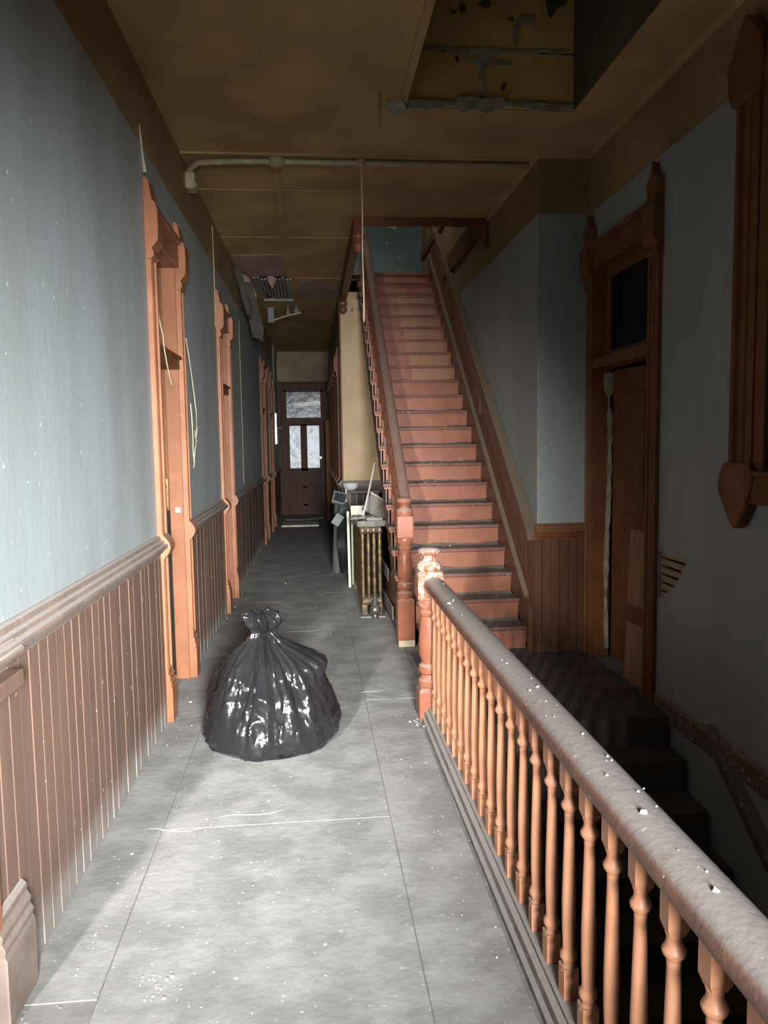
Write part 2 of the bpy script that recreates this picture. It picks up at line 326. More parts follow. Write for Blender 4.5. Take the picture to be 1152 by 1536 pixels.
# upper hall
struct(MB().box(-.3, -.2, 6.4, 11.6, ZC+.16, 6.2).build('wall_upper_left', M['tanwall']))
struct(MB().box(-.3, 1.7, 6.3, 6.4, ZC+.16, 6.2).build('wall_upper_front', M['tanwall']))
wu = struct(MB().box(-.3, 1.7, 11.5, 11.6, ZC+.16, 6.2).build('wall_upper_back', M['teal']), 'teal wall at the head of the staircase')
struct(MB().box(-.3, 1.8, 6.3, 11.6, 6.2, 6.3).build('ceiling_upper', M['tanwall']))
struct(MB().box(-.3, .44, 10.9, 11.5, ZC+.16, 3.89).build('floor_upper', M['landing']))

# ------------------------------------------------------------------ wainscot, chair rails, casings
def board_mesh(wd, h, th=.012):
    c = .0025
    return [(0, 0), (0, th-c), (c, th), (wd-c, th), (wd, th-c), (wd, 0)], h
def boards_left(s0, s1, z1, matn, pitch=.086):
    n = max(1, round((s1-s0)/pitch)); p = (s1-s0)/n; prof, _ = board_mesh(p-.0035, z1)
    MB(LW).box(0, .003, s0, s1, 0, z1).build('board_backing', M['gap'], wl)
    for i in range(n):
        a = s0+i*p+.00175; j = random.uniform(-.0015, .0015)
        mm = MB(LW); mm.prism([(q[1]+.003+(j if q[1] > .001 else 0), a+q[0]) for q in prof], 'z', .004, z1); mm.build('board', M[matn], wl)
RAIL = [(0, .985), (.014, .985), (.018, 1.0), (.034, 1.012), (.038, 1.03), (.056, 1.034), (.060, 1.046), (.058, 1.056), (.040, 1.062), (.036, 1.076), (.022, 1.082), (.018, 1.10), (.010, 1.108), (0, 1.108)]
def rail_left(s0, s1): MB(LW).prism([(d, z) for d, z in RAIL], 'y', s0, s1).build('chair_rail', M['rail'], wl)
LWS = [(2.135, 4.50), (5.51, 7.40), (8.30, 12.49), (13.43, 14.32), (15.33, 17.7)]
for i, (a, b) in enumerate(LWS):
    rail_left(a, b)
    if i < 3: boards_left(a, b, .985, 'wains', .086 if i < 2 else .12)
    else: MB(LW).box(0, .014, a, b, 0, .985).build('board', M['wains'], wl)
CAS = [(0, 0), (0, .026), (.012, .032), (.022, .032), (.028, .020), (.050, .020), (.054, .027), (.076, .027), (.080, .020), (.10, .020), (.106, .034), (.128, .034), (.13, .03), (.13, 0)]
PLI = [(0, 0), (.052, 0), (.052, .20), (.046, .215), (.050, .232), (.040, .25), (.044, .268), (.032, .29), (.034, .31), (.02, .325), (0, .325)]
EAR = [(0, 2.66), (.03, 2.66), (.046, 2.68), (.046, 2.70), (.036, 2.72), (.050, 2.735), (.070, 2.76), (.074, 2.80), (.074, 2.93), (.064, 2.965), (.046, 2.98), (.040, 3.02), (.032, 3.08), (.016, 3.10), (0, 3.10)]
BOSS = [(0, .955)] + [(.030+.042*math.sin(math.pi*k/10), .965+.145*k/10) for k in range(11)] + [(0, 1.12)]
def doorway(idx, T, s0, s1, zt, label, far=True, near=True, detail=True, cm='casing', jm='jamb', ear_dz=0, depth=.15, plinth=True, jd=None):
    mm = MB(T); mm.box(-depth, .0, s0, s0+.02, 0, zt); d = struct(mm.build('door_%d' % idx, M[jm]), label)
    MB(T).box(-(jd or depth), .0, s1-.02, s1, 0, zt).build('jamb', M[jm], d)
    MB(T).box(-depth, .0, s0+.02, s1-.02, zt-.02, zt).build('head_jamb', M[cm], d)
    def cas(a, flip):
        pr = [(q[1], (a+.13-q[0]) if flip else (a+q[0])) for q in CAS]
        MB(T).prism(pr, 'z', .0, zt).build('casing', M[cm], d)
        if plinth: MB(T).prism([(q[0], q[1]) for q in PLI], 'y', a-.004, a+.134).build('plinth_block', M[cm], d, bevel=.002)
        MB(T).prism([(q[0], q[1]+ear_dz+zt-2.82) for q in EAR], 'y', a-.012, a+.142).build('corner_block', M[cm], d, bevel=.003)
        MB(T).prism(BOSS, 'y', a-.006, a+.136).build('rail_block', M[cm], d)
    cas(s0-.13, False); cas(s1, True)
    MB(T).box(0, .03, s0, s1, zt-.02, zt+.13).box(0, .05, s0, s1, zt+.13, zt+.165).build('head_casing', M[cm], d, bevel=.003)
    if detail:
        MB(T).box(-.15, .012, s0+.02, s1-.02, 2.13, 2.20).box(-.12, .03, s0+.02, s1-.02, 2.195, 2.215).build('transom_bar', M['trim'], d, bevel=.004)
    return d
d1 = doorway(1, LW, *DL[0], 'first open doorway in the left wall with orange brown casing', jd=.088)
d2 = doorway(2, LW, *DL[1], 'second doorway in the left wall with brown casing')
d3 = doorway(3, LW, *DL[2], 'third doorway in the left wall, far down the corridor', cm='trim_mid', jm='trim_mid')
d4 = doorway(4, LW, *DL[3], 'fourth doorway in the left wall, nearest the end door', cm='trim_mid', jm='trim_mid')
# open door leaf in doorway 1: swings into the room from the far jamb
o = MB(LW).box(-1.0, -.090, 5.366, 5.40, .01, 2.12).build('door_leaf', M['trim'], d1, bevel=.004)
MB(LW).box(-.16, -.089, 5.362, 5.38, 2.12, 2.80).build('door_stop', M['trim'], d1)
MB(LW).box(-.135, -.094, 5.358, 5.3655, 1.20, 1.40).build('lock_plate', M['brass'], d1, bevel=.002)
MB(LW).lathe(0, 0, [(.004, 0), (.014, .001), (.014, .012), (.006, .018)], 10, Matrix.Translation((-.115, 5.358, 1.345)) @ Matrix.Rotation(math.pi/2, 4, 'X')).build('door_knob', M['brass'], d1, True)
MB(LW).box(-.118, -.090, 5.360, 5.3655, .03, 1.18).build('edge_strip', M['black'], d1)
MB(LW).box(-.052, -.020, 5.352, 5.361, 1.165, 1.20).build('number_label', M['white'], d1)
MB(LW).box(-.20, -.16, 7.53, 8.17, .01, 2.12).box(-.19, -.17, 7.53, 8.17, 2.12, 2.78).build('door_leaf', M['trim'], d2)
MB(LW).box(-.20, -.16, 12.62, 13.3, .01, 2.75).build('door_leaf', M['trim'], d3)
MB(LW).box(-.20, -.16, 14.45, 15.2, .01, 2.75).build('door_leaf', M['trim'], d4)
# casing at the near end of the left wall
tr = struct(MB(LW).prism([(q[1], 2.0+q[0]) for q in CAS], 'z', 0, ZC).build('trim_2', M['casing']), 'casing at the near end of the left wall')
MB(LW).prism(PLI, 'y', 2.10, 2.315).build('plinth_block', M['rail'], tr, bevel=.003)
MB(LW).prism([(q[0]*1.15, q[1]-.01) for q in RAIL], 'y', 2.10, 2.305).build('rail_block', M['rail'], tr, bevel=.003); MB(LW).box(0, .062, 2.10, 2.308, .925, .975).build('apron_block', M['wains'], tr, bevel=.004)
# far right corridor doorways
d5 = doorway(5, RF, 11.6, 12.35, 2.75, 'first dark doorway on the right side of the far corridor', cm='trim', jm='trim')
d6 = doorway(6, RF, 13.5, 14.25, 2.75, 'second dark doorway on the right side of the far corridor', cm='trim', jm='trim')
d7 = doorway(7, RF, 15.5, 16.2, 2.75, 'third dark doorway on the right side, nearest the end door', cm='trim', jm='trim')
for dd, a, b in ((d5, 11.6, 12.35), (d6, 13.5, 14.25)): MB(RF).box(-.16, -.12, a, b, .01, 2.75).build('door_leaf', M['trim'], dd)
MB().box(.315, .43, 16.14, 16.18, .02, 2.1, Matrix.Translation((.44, 16.18, 0)) @ Matrix.Rotation(math.radians(8), 4, 'Z') @ Matrix.Translation((-.44, -16.18, 0))).build('door_leaf', M['trim'], d7, bevel=.004)
for a, b in ((10.9, 11.47), (12.48, 13.37), (14.38, 15.37), (16.33, 17.7)):
    MB(RF).prism(RAIL, 'y', a, b).build('chair_rail', M['rail'], wfr); MB(RF).box(0, .013, a, b, 0, .985).build('board', M['wains'], wfr)
# cross wall: chair rail, boards, corner bead
MB().prism([(10.8-d, z-.01) for d, z in RAIL], 'x', .44, 1.69).build('chair_rail', M['rail'], wm)
MB().box(.43, .452, 10.785, 10.80, 1.1, ZC).build('corner_bead', M['trim'], wm)
for i in range(13):
    a = .445+i*.095; MB().box(a, a+.086, 10.788, 10.80, .01, .975).build('board', M['greywains'], wm, bevel=.003)
# pilaster face: chair rail, boards, corner post
MB().prism([(5.66-d*.7, z-.115) for d, z in RAIL], 'x', 1.675, 2.08).build('chair_rail', M['trim_mid'], wst)
for i in range(5):
    a = 1.735+i*.069; MB().prism([(a+q[0], 5.658-q[1]) for q in board_mesh(.064, 1)[0]], 'z', .005, .87).build('board', M['wains2'], wst)
MB().box(1.675, 1.73, 5.635, 5.66, 0, .87).box(1.676, 1.70, 5.66, 5.715, 0, .92).build('corner_post', M['wains2'], wst, bevel=.006)
MB().box(1.694, 1.704, 5.654, 5.664, .99, 3.26).build('corner_bead', M['cornerbead'], wst)
# cornice beads
for nm, mm in (('trim_3', MB().prism([(2.08, ZC-.03), (2.06, ZC-.022), (2.052, ZC), (2.08, ZC)], 'y', 1.15, 5.66)),
               ('trim_4', MB().prism([(5.66, ZC-.03), (5.64, ZC-.022), (5.632, ZC), (5.66, ZC)], 'x', 1.672, 2.08)),
               ('trim_5', MB().prism([(1.70, ZC-.03), (1.68, ZC-.022), (1.672, ZC), (1.70, ZC)], 'y', 5.632, 7.3))):
    struct(mm.build(nm, M['ceil'], bevel=0), 'thin cornice bead')
# stair-side panelled wainscot, sloping with the flight
D1, RI, TR = 5.76, .177, .225
nose = lambda y: RI+(RI/TR)*(y-D1)
def slope_piece(name, x0, x1, y0, y1, a, b, matn, z0cut=None, bev=.004):
    """board between two lines parallel to the nosing line, a and b above it"""
    pr = [(y0, nose(y0)+a), (y1, nose(y1)+a), (y1, nose(y1)+b), (y0, nose(y0)+b)]
    if z0cut is not None: pr = [(y, max(z, z0cut)) for y, z in pr]
    return MB().prism(pr, 'x', x0, x1).build(name, M[matn], wst, bevel=bev)
slope_piece('wainscot_panel', 1.684, 1.70, 5.70, 10.6, .10, .78, 'wains2', .0)
slope_piece('chair_rail', 1.615, 1.70, 5.645, 10.5, .775, .84, 'rail2')
slope_piece('panel_rail', 1.672, 1.70, 5.70, 10.55, .66, .775, 'wains2', .0)
slope_piece('panel_rail', 1.672, 1.70, 5.80, 10.55, .19, .31, 'wains2', .0)
slope_piece('wall_string', 1.645, 1.70, 5.70, 10.6, -.30, .19, 'wains2', .0)
slope_piece('string_cap', 1.632, 1.70, 5.80, 10.55, .19, .212, 'rail2', .0)
for yy in (5.70, 5.90, 7.55, 7.68, 9.2, 9.33):
    MB().prism([(yy, max(0, nose(yy)+.2)), (yy+.11, max(0, nose(yy+.11)+.2)), (yy+.11, nose(yy+.11)+.77), (yy, nose(yy)+.77)], 'x', 1.673, 1.70).build('panel_stile', M['wains2'], wst, bevel=.003)

# ------------------------------------------------------------------ staircase
st = thing('staircase', 'brown painted wooden staircase with dusty treads climbing to the upper hall', 'staircase', (1.2, 5.76, 0))
for n in range(22):
    y = D1+TR*n; z = RI*(n+1); xl = .81 if n < 2 else .70
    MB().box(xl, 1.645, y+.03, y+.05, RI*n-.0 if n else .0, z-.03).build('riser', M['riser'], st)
    if n < 21:
        x0 = .81 if n < 2 else .665
        pr = [(y, z-.024), (y+.006, z-.032), (y+TR+.04, z-.032), (y+TR+.04, z), (y+.006, z), (y, z-.008)]
        MB().prism(pr, 'x', x0, 1.645).build('tread', M['tread'], st)
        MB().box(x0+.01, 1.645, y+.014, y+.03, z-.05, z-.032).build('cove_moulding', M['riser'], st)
for n in range(21):
    y = D1+TR*(n+1)+.03; z = RI*(n+1); x0 = .82 if n < 1 else .72; rows = [[], [], []]; K = 24
    for k in range(K+1):
        x = x0+(1.64-x0)*k/K; hgt = .012+.02*abs(noise.noise(Vector((x*5, n*3.1, 0))))+.012*max(0, abs(k/K-.5)-.3)*4
        rows[0].append((x, y-hgt*2.6, z+.0008)); rows[1].append((x, y-.001, z+.0008)); rows[2].append((x, y-.001, z+hgt))
    mm = MB()
    for a, b in ((0, 1), (1, 2), (2, 0)):
        mm.add(rows[a]+rows[b], [(k, k+1, K+1+k+1, K+1+k) for k in range(K)])
    o = mm.build('dust_drift', M['drift'], st, True); o['kind'] = 'stuff'
MB().box(.44, 1.70, D1+TR*21, 11.5, RI*22-.04, RI*22).build('landing', M['tread'], st)
# outer cut string, lower edge below, soffit
pr = [(5.98, 0)]
for n in range(1, 22): pr += [(D1+TR*n+.03, RI*n-.03), (D1+TR*n+.03, RI*(n+1)-.033)]
pr += [(10.49, RI*22-.04), (10.60, RI*22-.04), (10.60, nose(10.6)-.43), (6.30, nose(6.30)-.43), (6.2, 0)]
MB().prism(pr, 'x', .69, .715).build('outer_string', M['stringer'], st)
MB().prism([(6.32, nose(6.3)-.40), (6.32, nose(6.3)-.38), (10.6, nose(10.6)-.38), (10.6, nose(10.6)-.40)], 'x', .715, 1.70).build('soffit', M['stringer'], st)
def baluster_prof(h, sc=1.0):
    r = lambda t: t*sc
    return [(r(.020), .0), (r(.020), .10*h), (r(.024), .115*h), (r(.017), .135*h), (r(.017), .15*h), (r(.024), .165*h), (r(.024), .185*h), (r(.0165), .205*h),
            (r(.019), .30*h), (r(.0195), .42*h), (r(.0165), .60*h), (r(.0135), .755*h), (r(.0145), .76*h), (r(.0135), .775*h), (r(.023), .795*h), (r(.024), .805*h), (r(.0165), .825*h), (r(.0145), .84*h), (r(.019), .86*h), (r(.019), .88*h)]
def baluster(h, name, matn, parent, loc, sc=1.0, zb=.13, zt=.86):
    mm = MB(); q = .021*sc; mm.lathe(0, 0, baluster_prof(h, sc), 12)
    mm.box(-q, q, -q, q, 0, zb*h); mm.box(-q, q, -q, q, (zt+.02)*h, h)
    mm.loft([[(-q*.7, -q*.7, zt*h-.004), (q*.7, -q*.7, zt*h-.004), (q*.7, q*.7, zt*h-.004), (-q*.7, q*.7, zt*h-.004)], [(-q, -q, (zt+.02)*h), (q, -q, (zt+.02)*h), (q, q, (zt+.02)*h), (-q, q, (zt+.02)*h)]])
    o = mm.build(name, M[matn], None, True, angle=35); o.parent = parent; o.location = loc; return o
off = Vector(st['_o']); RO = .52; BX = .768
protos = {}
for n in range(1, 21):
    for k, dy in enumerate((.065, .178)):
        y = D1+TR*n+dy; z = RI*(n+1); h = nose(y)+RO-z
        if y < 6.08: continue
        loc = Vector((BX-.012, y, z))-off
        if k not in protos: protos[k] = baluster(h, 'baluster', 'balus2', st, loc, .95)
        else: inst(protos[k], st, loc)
def hand_ring(cx, y, zb):
    return [(cx-.034, y, zb), (cx-.036, y, zb+.018), (cx-.050, y, zb+.026), (cx-.052, y, zb+.045), (cx-.036, y, zb+.062), (cx-.015, y, zb+.068), (cx+.015, y, zb+.068), (cx+.036, y, zb+.062), (cx+.052, y, zb+.045), (cx+.050, y, zb+.026), (cx+.036, y, zb+.018), (cx+.034, y, zb)]
MB().loft([[(BX+(p[0]-BX)*.86, p[1], p[2]) for p in hand_ring(BX, y, nose(y)+RO)] for y in (6.09, 7.5, 9, 10.45)]).build('handrail', M['hand2'], st, True, angle=50)

# newel posts: shaped square and turned sections in one post
def newel(parent, cx, cy, prof, name_mat, q, blocks, pyr=None):
    mm = MB(); mm.lathe(cx, cy, prof, 20)
    for z0, z1, qq, ch in blocks:
        def sq(qv, z): c = qv*.12; return [(cx-qv+c, cy-qv, z), (cx+qv-c, cy-qv, z), (cx+qv, cy-qv+c, z), (cx+qv, cy+qv-c, z), (cx+qv-c, cy+qv, z), (cx-qv+c, cy+qv, z), (cx-qv, cy+qv-c, z), (cx-qv, cy-qv+c, z)]
        mm.loft([sq(qq*(.72 if ch & 1 else 1), z0-(0 if not ch & 1 else .0)), sq(qq, z0+(.03 if ch & 1 else .0001)), sq(qq, z1-(.02 if ch & 2 else .0001)), sq(qq*(.8 if ch & 2 else 1), z1)])
    return mm.build('newel_post', M[name_mat], parent, True, angle=32)
newel(st, .728, 6.03, [(.05, .36), (.062, .385), (.066, .40), (.066, .425), (.050, .44), (.046, .45), (.062, .462), (.066, .48), (.062, .50), (.047, .512), (.050, .53), (.060, .56), (.061, .62), (.053, .72), (.047, .765), (.052, .78), (.055, .79), (.050, .80), (.062, .835), (.066, .85), (.06, .87), (.06, 1.03), (.066, 1.045), (.070, 1.06), (.070, 1.08), (.056, 1.095), (.038, 1.105), (.034, 1.12), (.045, 1.135), (.062, 1.15), (.064, 1.165), (.055, 1.178), (.030, 1.186)], 'newel', .069,
      [(0, .385, .069, 2), (.845, 1.04, .067, 1)])
MB().box(.664, .792, 5.957, 5.966, .0, .05).build('bare_wood_patch', M['plaster'], st)

# ------------------------------------------------------------------ stairwell balustrade beside the corridor
bl = thing('balustrade', 'long terracotta balustrade with dusty handrail guarding the stairwell on the right', 'railing', (.68, 2.4, 0))
NX, NY = .672, 4.40
newel(bl, NX, NY, [(.05, .16), (.066, .185), (.070, .205), (.070, .225), (.054, .245), (.050, .26), (.066, .272), (.070, .292), (.066, .312), (.051, .325), (.052, .345), (.064, .38), (.066, .45), (.058, .56), (.050, .605), (.056, .615), (.060, .63), (.054, .645), (.066, .675), (.07, .69), (.06, .72), (.06, .87), (.066, .88), (.074, .89), (.075, .91), (.060, .925), (.040, .935), (.036, .952), (.050, .965), (.068, .978), (.070, .99), (.058, 1.002), (.03, 1.010)], 'newelpeel', .075,
      [(-.004, .185, .074, 2), (.685, .875, .074, 1)])
MB().prism([(.612, 0), (.612, .02), (.626, .03), (.63, .055), (.648, .062), (.648, .075), (.712, .075), (.712, .062), (.735, .055), (.735, 0)], 'y', .3, NY-.07).build('shoe_rail', M['shoe'], bl)
def rail_ring(y, zb=.758):
    cx = .690
    return [(cx-.028, y, zb), (cx-.030, y, zb+.016), (cx-.058, y, zb+.026), (cx-.062, y, zb+.044), (cx-.050, y, zb+.066), (cx-.026, y, zb+.080), (cx, y, zb+.084), (cx+.026, y, zb+.080), (cx+.050, y, zb+.066), (cx+.062, y, zb+.044), (cx+.058, y, zb+.026), (cx+.030, y, zb+.016), (cx+.028, y, zb)]
MB().loft([rail_ring(y, .758-.004*math.sin(y)) for y in (.3, 1, 1.8, 2.6, 3.4, 4.1, NY-.06)]).build('handrail', M['hand'], bl, True, angle=50)
pb = None; offb = Vector(bl['_o'])
for k in range(25):
    y = 4.245-.152*k
    loc = Vector((.682, y, .074))-offb
    if pb is None: pb = baluster(.69, 'baluster', 'balus', bl, loc, 1.0)
    else: inst(pb, bl, loc, random.uniform(-.06, .06))

# stairs going down to the lower floor
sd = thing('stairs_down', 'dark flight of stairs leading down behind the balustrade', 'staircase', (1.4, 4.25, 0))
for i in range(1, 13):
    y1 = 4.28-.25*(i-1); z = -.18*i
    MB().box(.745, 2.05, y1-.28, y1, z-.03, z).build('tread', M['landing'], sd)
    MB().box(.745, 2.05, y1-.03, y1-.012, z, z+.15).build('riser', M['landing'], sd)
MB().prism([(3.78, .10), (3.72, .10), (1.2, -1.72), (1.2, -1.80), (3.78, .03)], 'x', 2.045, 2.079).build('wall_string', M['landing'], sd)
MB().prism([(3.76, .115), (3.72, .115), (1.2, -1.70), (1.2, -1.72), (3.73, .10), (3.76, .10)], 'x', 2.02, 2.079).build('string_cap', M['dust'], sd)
struct(MB().prism([(2.08, -.05), (2.055, -.05), (2.055, .06), (2.066, .075), (2.08, .085)], 'y', 2.3, 4.41).build('baseboard_right', M['dust']), 'dusty baseboard along the right wall')

# ------------------------------------------------------------------ right doorway
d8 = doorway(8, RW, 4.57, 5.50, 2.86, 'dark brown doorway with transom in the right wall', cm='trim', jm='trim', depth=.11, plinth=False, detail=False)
for o in [c for c in d8.children if c.name.startswith('rail_block')]: bpy.data.objects.remove(o)
MB(RW).box(-.11, .03, 4.59, 5.48, 2.13, 2.20).build('transom_bar', M['trim_mid'], d8, bevel=.004)
MB(RW).box(-.105, -.065, 4.59, 4.64, 2.20, 2.84).box(-.105, -.065, 5.42, 5.48, 2.20, 2.84).box(-.105, -.065, 4.64, 5.42, 2.77, 2.84).box(-.105, -.065, 4.64, 5.42, 2.20, 2.25).build('transom_frame', M['trim_mid'], d8, bevel=.003)
MB(RW).box(-.09, -.085, 4.63, 5.43, 2.24, 2.78).build('pane', M['darkglass'], d8)
for a in (4.435, 5.495):   # pointed finials on the head corners
    MB(RW).prism([(a, 3.08), (a+.14, 3.08), (a+.14, 3.13), (a+.09, 3.17), (a+.07, 3.24), (a+.05, 3.17), (a, 3.13)], 'x', .0, .05).build('corner_finial', M['trim'], d8, bevel=.004)
LM = Matrix.Translation((2.20, 5.46, 0)) @ Matrix.Rotation(math.radians(-78), 4, 'Z')
lf = MB().box(.0, .86, .0, .04, .01, 2.12, LM).build('door_leaf', M['trim_mid'], d8, bevel=.003)
for a, b, z0, z1 in ((.12, .38, .25, .9), (.48, .74, .25, .9), (.12, .38, 1.1, 1.95), (.48, .74, 1.1, 1.95)):
    MB().box(a, b, -.012, .0, z0, z1, LM).build('door_panel', M['trim'], lf, bevel=.008)
# splintered pale edge of the far jamb
mm = MB(RW); pts = []
zz = .06; random.seed(3)
L0 = []; L1 = []
while zz < 2.13:
    wv = .012+.014*random.random()+(.03 if zz > 1.95 else 0); cx_ = -.085+.012*math.sin(zz*3)-.02*(2.1-zz)*.2
    if 1.86 < zz < 1.93: wv = .004
    if .42 < zz < .5: wv = .004
    L0.append((cx_-wv, zz)); L1.append((cx_+wv*.6, zz)); zz += .06
mm.prism(L0+L1[::-1], 'y', 5.468, 5.48); mm.build('splintered_edge', M['plaster'], d8)
# lath behind broken plaster
lp = struct(MB(RW).box(-.10, -.09, 4.0, 4.45, .62, .97).build('trim_6', M['black']), 'patch of bare lath where plaster has broken off the right wall')
for k in range(6):
    z = .662+k*.05; MB(RW).box(-.035, -.018, 4.005, 4.445, z, z+.036).build('lath', M['lath'], lp, bevel=.002)
# planks leaning in the doorway
p = thing('plank', 'pale brown wide plank leaning upright in the right doorway', 'plank', (2.16, 4.80, 0))
PM = Matrix.Translation((2.10, 4.79, .0)) @ Matrix.Rotation(math.radians(3), 4, 'Y') @ Matrix.Rotation(math.radians(-2), 4, 'X')
MB().box(.0, .022, -.20, .19, .0, 1.02, PM).build('board', M['plank'], p, bevel=.003)
MB().box(-.018, -.001, -.195, .18, .40, .52, PM).build('batten', M['trim_mid'], p, bevel=.003)
# framed panel on the right wall
w1 = struct(MB(RW).box(-.02, .002, 2.45, 3.45, 1.44, 3.2).build('window_1', M['darkglass']), 'dark interior window with heavy brown casing on the right wall')
for a in (3.42, 2.35):
    prf = [(q[1]*1.4, a+q[0]*1.38) for q in CAS]
    MB(RW).prism(prf, 'z', 1.44, 3.20).build('casing', M['trim_mid'], w1)
    MB(RW).prism([(a-.05, 1.44), (a-.02, 1.50), (a+.20, 1.50), (a+.24, 1.44), (a+.25, 1.36), (a+.20, 1.29), (a+.13, 1.20), (a+.10, 1.18), (a+.06, 1.20), (a, 1.29)], 'x', 0, .062).build('drop_ornament', M['trim_mid'], w1, bevel=.008)
    MB(RW).prism([(a-.02, 3.16), (a+.20, 3.16), (a+.235, 3.22), (a+.25, 3.36), (a+.21, 3.40), (a+.15, 3.50), (a+.10, 3.54), (a+.05, 3.50), (a-.03, 3.40), (a-.05, 3.3)], 'x', 0, .062).build('head_ornament', M['trim_mid'], w1, bevel=.008)
MB(RW).box(0, .045, 2.50, 3.44, 1.31, 1.45).box(0, .06, 2.5, 3.44, 1.44, 1.465).build('bottom_rail', M['trim_mid'], w1, bevel=.004)
MB(RW).box(0, .045, 2.50, 3.44, 3.2, 3.36).build('head_rail', M['trim_mid'], w1, bevel=.004)
MB(RW).box(.0, .028, 3.34, 3.42, 1.46, 3.2).build('inner_stile', M['trim'], w1, bevel=.004)

# ------------------------------------------------------------------ far door
fd = struct(MB().box(-.575, -.52, 17.66, 17.80, 0, 2.83).box(.25, .305, 17.66, 17.80, 0, 2.83).box(-.575, .305, 17.66, 17.80, 2.79, 2.83).build('door_9', M['farwood']), 'panelled brown end door with two glass lights and a transom')
MB().box(-.70, -.55, 17.665, 17.70, 0, 2.90).box(.28, .42, 17.665, 17.70, 0, 2.90).box(-.70, .42, 17.655, 17.70, 2.83, 2.99).box(-.74, .44, 17.64, 17.70, 2.97, 3.02).build('casing', M['farwood'], fd, bevel=.006)
MB().box(-.53, .26, 17.65, 17.80, 2.06, 2.21).build('transom_bar', M['farwood'], fd, bevel=.006)
MB().box(-.53, .26, 17.735, 17.74, 2.2, 2.8).build('pane', M['glass'], fd)
lf = MB()
for a, b, c, e in ((-.52, -.465, 0, 2.06), (.205, .25, 0, 2.06), (-.22, -.07, 1.0, 2.06), (-.19, -.08, .2, .66), (-.465, .205, 2.03, 2.06), (-.465, .205, .94, 1.07), (-.465, .205, .62, .71), (-.465, .205, .0, .25)): lf.box(a, b, 17.69, 17.735, c, e)
lf = lf.build('door_leaf', M['farwood'], fd, bevel=.004)
MB().box(-.465, .205, 17.726, 17.731, .0, 1.07).build('door_panel', M['farwood'], lf); MB().box(-.465, .205, 17.715, 17.7255, .70, .95).build('door_panel', M['farwood'], lf)
MB().box(-.465, -.19, 17.715, 17.725, .24, .63).build('door_panel', M['farwood'], lf); MB().box(-.08, .205, 17.715, 17.725, .24, .63).build('door_panel', M['farwood'], lf)
MB().box(-.465, -.22, 17.71, 17.715, 1.07, 2.03).build('pane', M['frost'], lf); MB().box(-.07, .205, 17.71, 17.715, 1.07, 2.03).build('pane', M['frost'], lf)
MB().lathe(0, 0, [(.01, 0), (.012, .03), (.03, .045), (.032, .06), (.02, .072)], 12, Matrix.Translation((.228, 17.69, 1.30)) @ Matrix.Rotation(math.pi/2, 4, 'X')).build('door_knob', M['chrome'], lf, True)
lt = tag(MB().tube([(-.42, 20.0, 2.62), (-.2, 20.0, 2.63), (.25, 20.0, 2.66), (.27, 20.0, 2.66)], [.02, .045, .06, .03], 10).build('lamp_tube', M['tube'], None, True, loc=(0, 20, 2.6)), 'glowing yellowish lamp seen through the transom of the end door', 'lamp')

# ------------------------------------------------------------------ staircase opening trim in the ceiling
op = struct(MB().box(.44, .53, 7.26, 10.80, ZC-.15, ZC+.0).build('trim_7', M['trim_mid'], bevel=.004), 'brown boards edging the staircase opening in the ceiling')
MB().box(.53, 1.70, 7.26, 7.30, ZC-.075, ZC+.16).build('fascia_board', M['trim_mid'], op, bevel=.004)
MB().box(1.655, 1.70, 7.30, 9.6, ZC-.10, ZC+.12).build('fascia_board', M['trim'], op, bevel=.004)
MB().box(1.66, 1.70, 9.6, 11.4, 4.25, 4.38).build('fascia_board', M['trim'], op, bevel=.004)
MB().box(1.66, 1.70, 7.24, 7.32, ZC-.28, ZC).build('end_block', M['trim'], op, bevel=.006)
for y in (7.33, 10.76):
    MB().lathe(.49, y, [(.01, ZC-.31), (.03, ZC-.30), (.05, ZC-.265), (.055, ZC-.235), (.045, ZC-.21), (.035, ZC-.205), (.055, ZC-.19), (.062, ZC-.175), (.062, ZC-.15)], 14).build('drop_pendant', M['newel'], op, True)
nw = MB().box(.44, .54, 7.27, 7.37, ZC+.16, 4.9).build('newel_post', M['trim_mid'], op, bevel=.006)

# ------------------------------------------------------------------ ceiling fittings
pp = thing('conduit', 'painted conduit pipe crossing the ceiling from wall to stair wall', 'pipe', (.4, 5.83, ZC))
MB().tube([(-.86, 5.99, 3.58), (-.83, 5.93, 3.63), (-.76, 5.86, 3.655), (-.5, 5.84, 3.662), (-.2, 5.835, 3.664), (.6, 5.835, 3.664), (1.66, 5.83, 3.664)], .021, 10).build('pipe', M['pipe'], pp, True)
MB().lathe(-.195, 5.83, [(.05, ZC), (.058, ZC-.008), (.058, ZC-.055), (.045, ZC-.065), (.02, ZC-.068)], 16).build('junction_box', M['pipe'], pp, True)
MB().lathe(.42, 5.835, [(.028, ZC), (.034, ZC-.006), (.034, ZC-.045), (.02, ZC-.055), (.010, ZC-.07)], 14).build('cord_box', M['pipe'], pp, True)
wb_ = MB(LW).box(.0, .07, 5.93, 6.06, 3.50, 3.62).build('switch_box', M['pipe'], pp, bevel=.006)
MB(LW).box(.055, .075, 5.95, 6.04, 3.515, 3.55).build('cover_plate', M['cable'], wb_)
tag(MB().tube([(.42, 5.835, 3.63), (.421, 5.835, 3.3), (.418, 5.836, 3.0), (.422, 5.834, 2.72), (.420, 5.835, 2.52)], [.0055, .005, .005, .005, .006], 8).build('hanging_cord', M['cable'], None, True, loc=(.42, 5.835, 3.63)), 'cream cord hanging from the conduit in front of the staircase', 'cord')
struct(MB().box(-.905, 1.7, 5.74, 5.765, ZC-.014, ZC+.001).build('trim_8', M['ceil']), 'batten across the ceiling by the conduit')
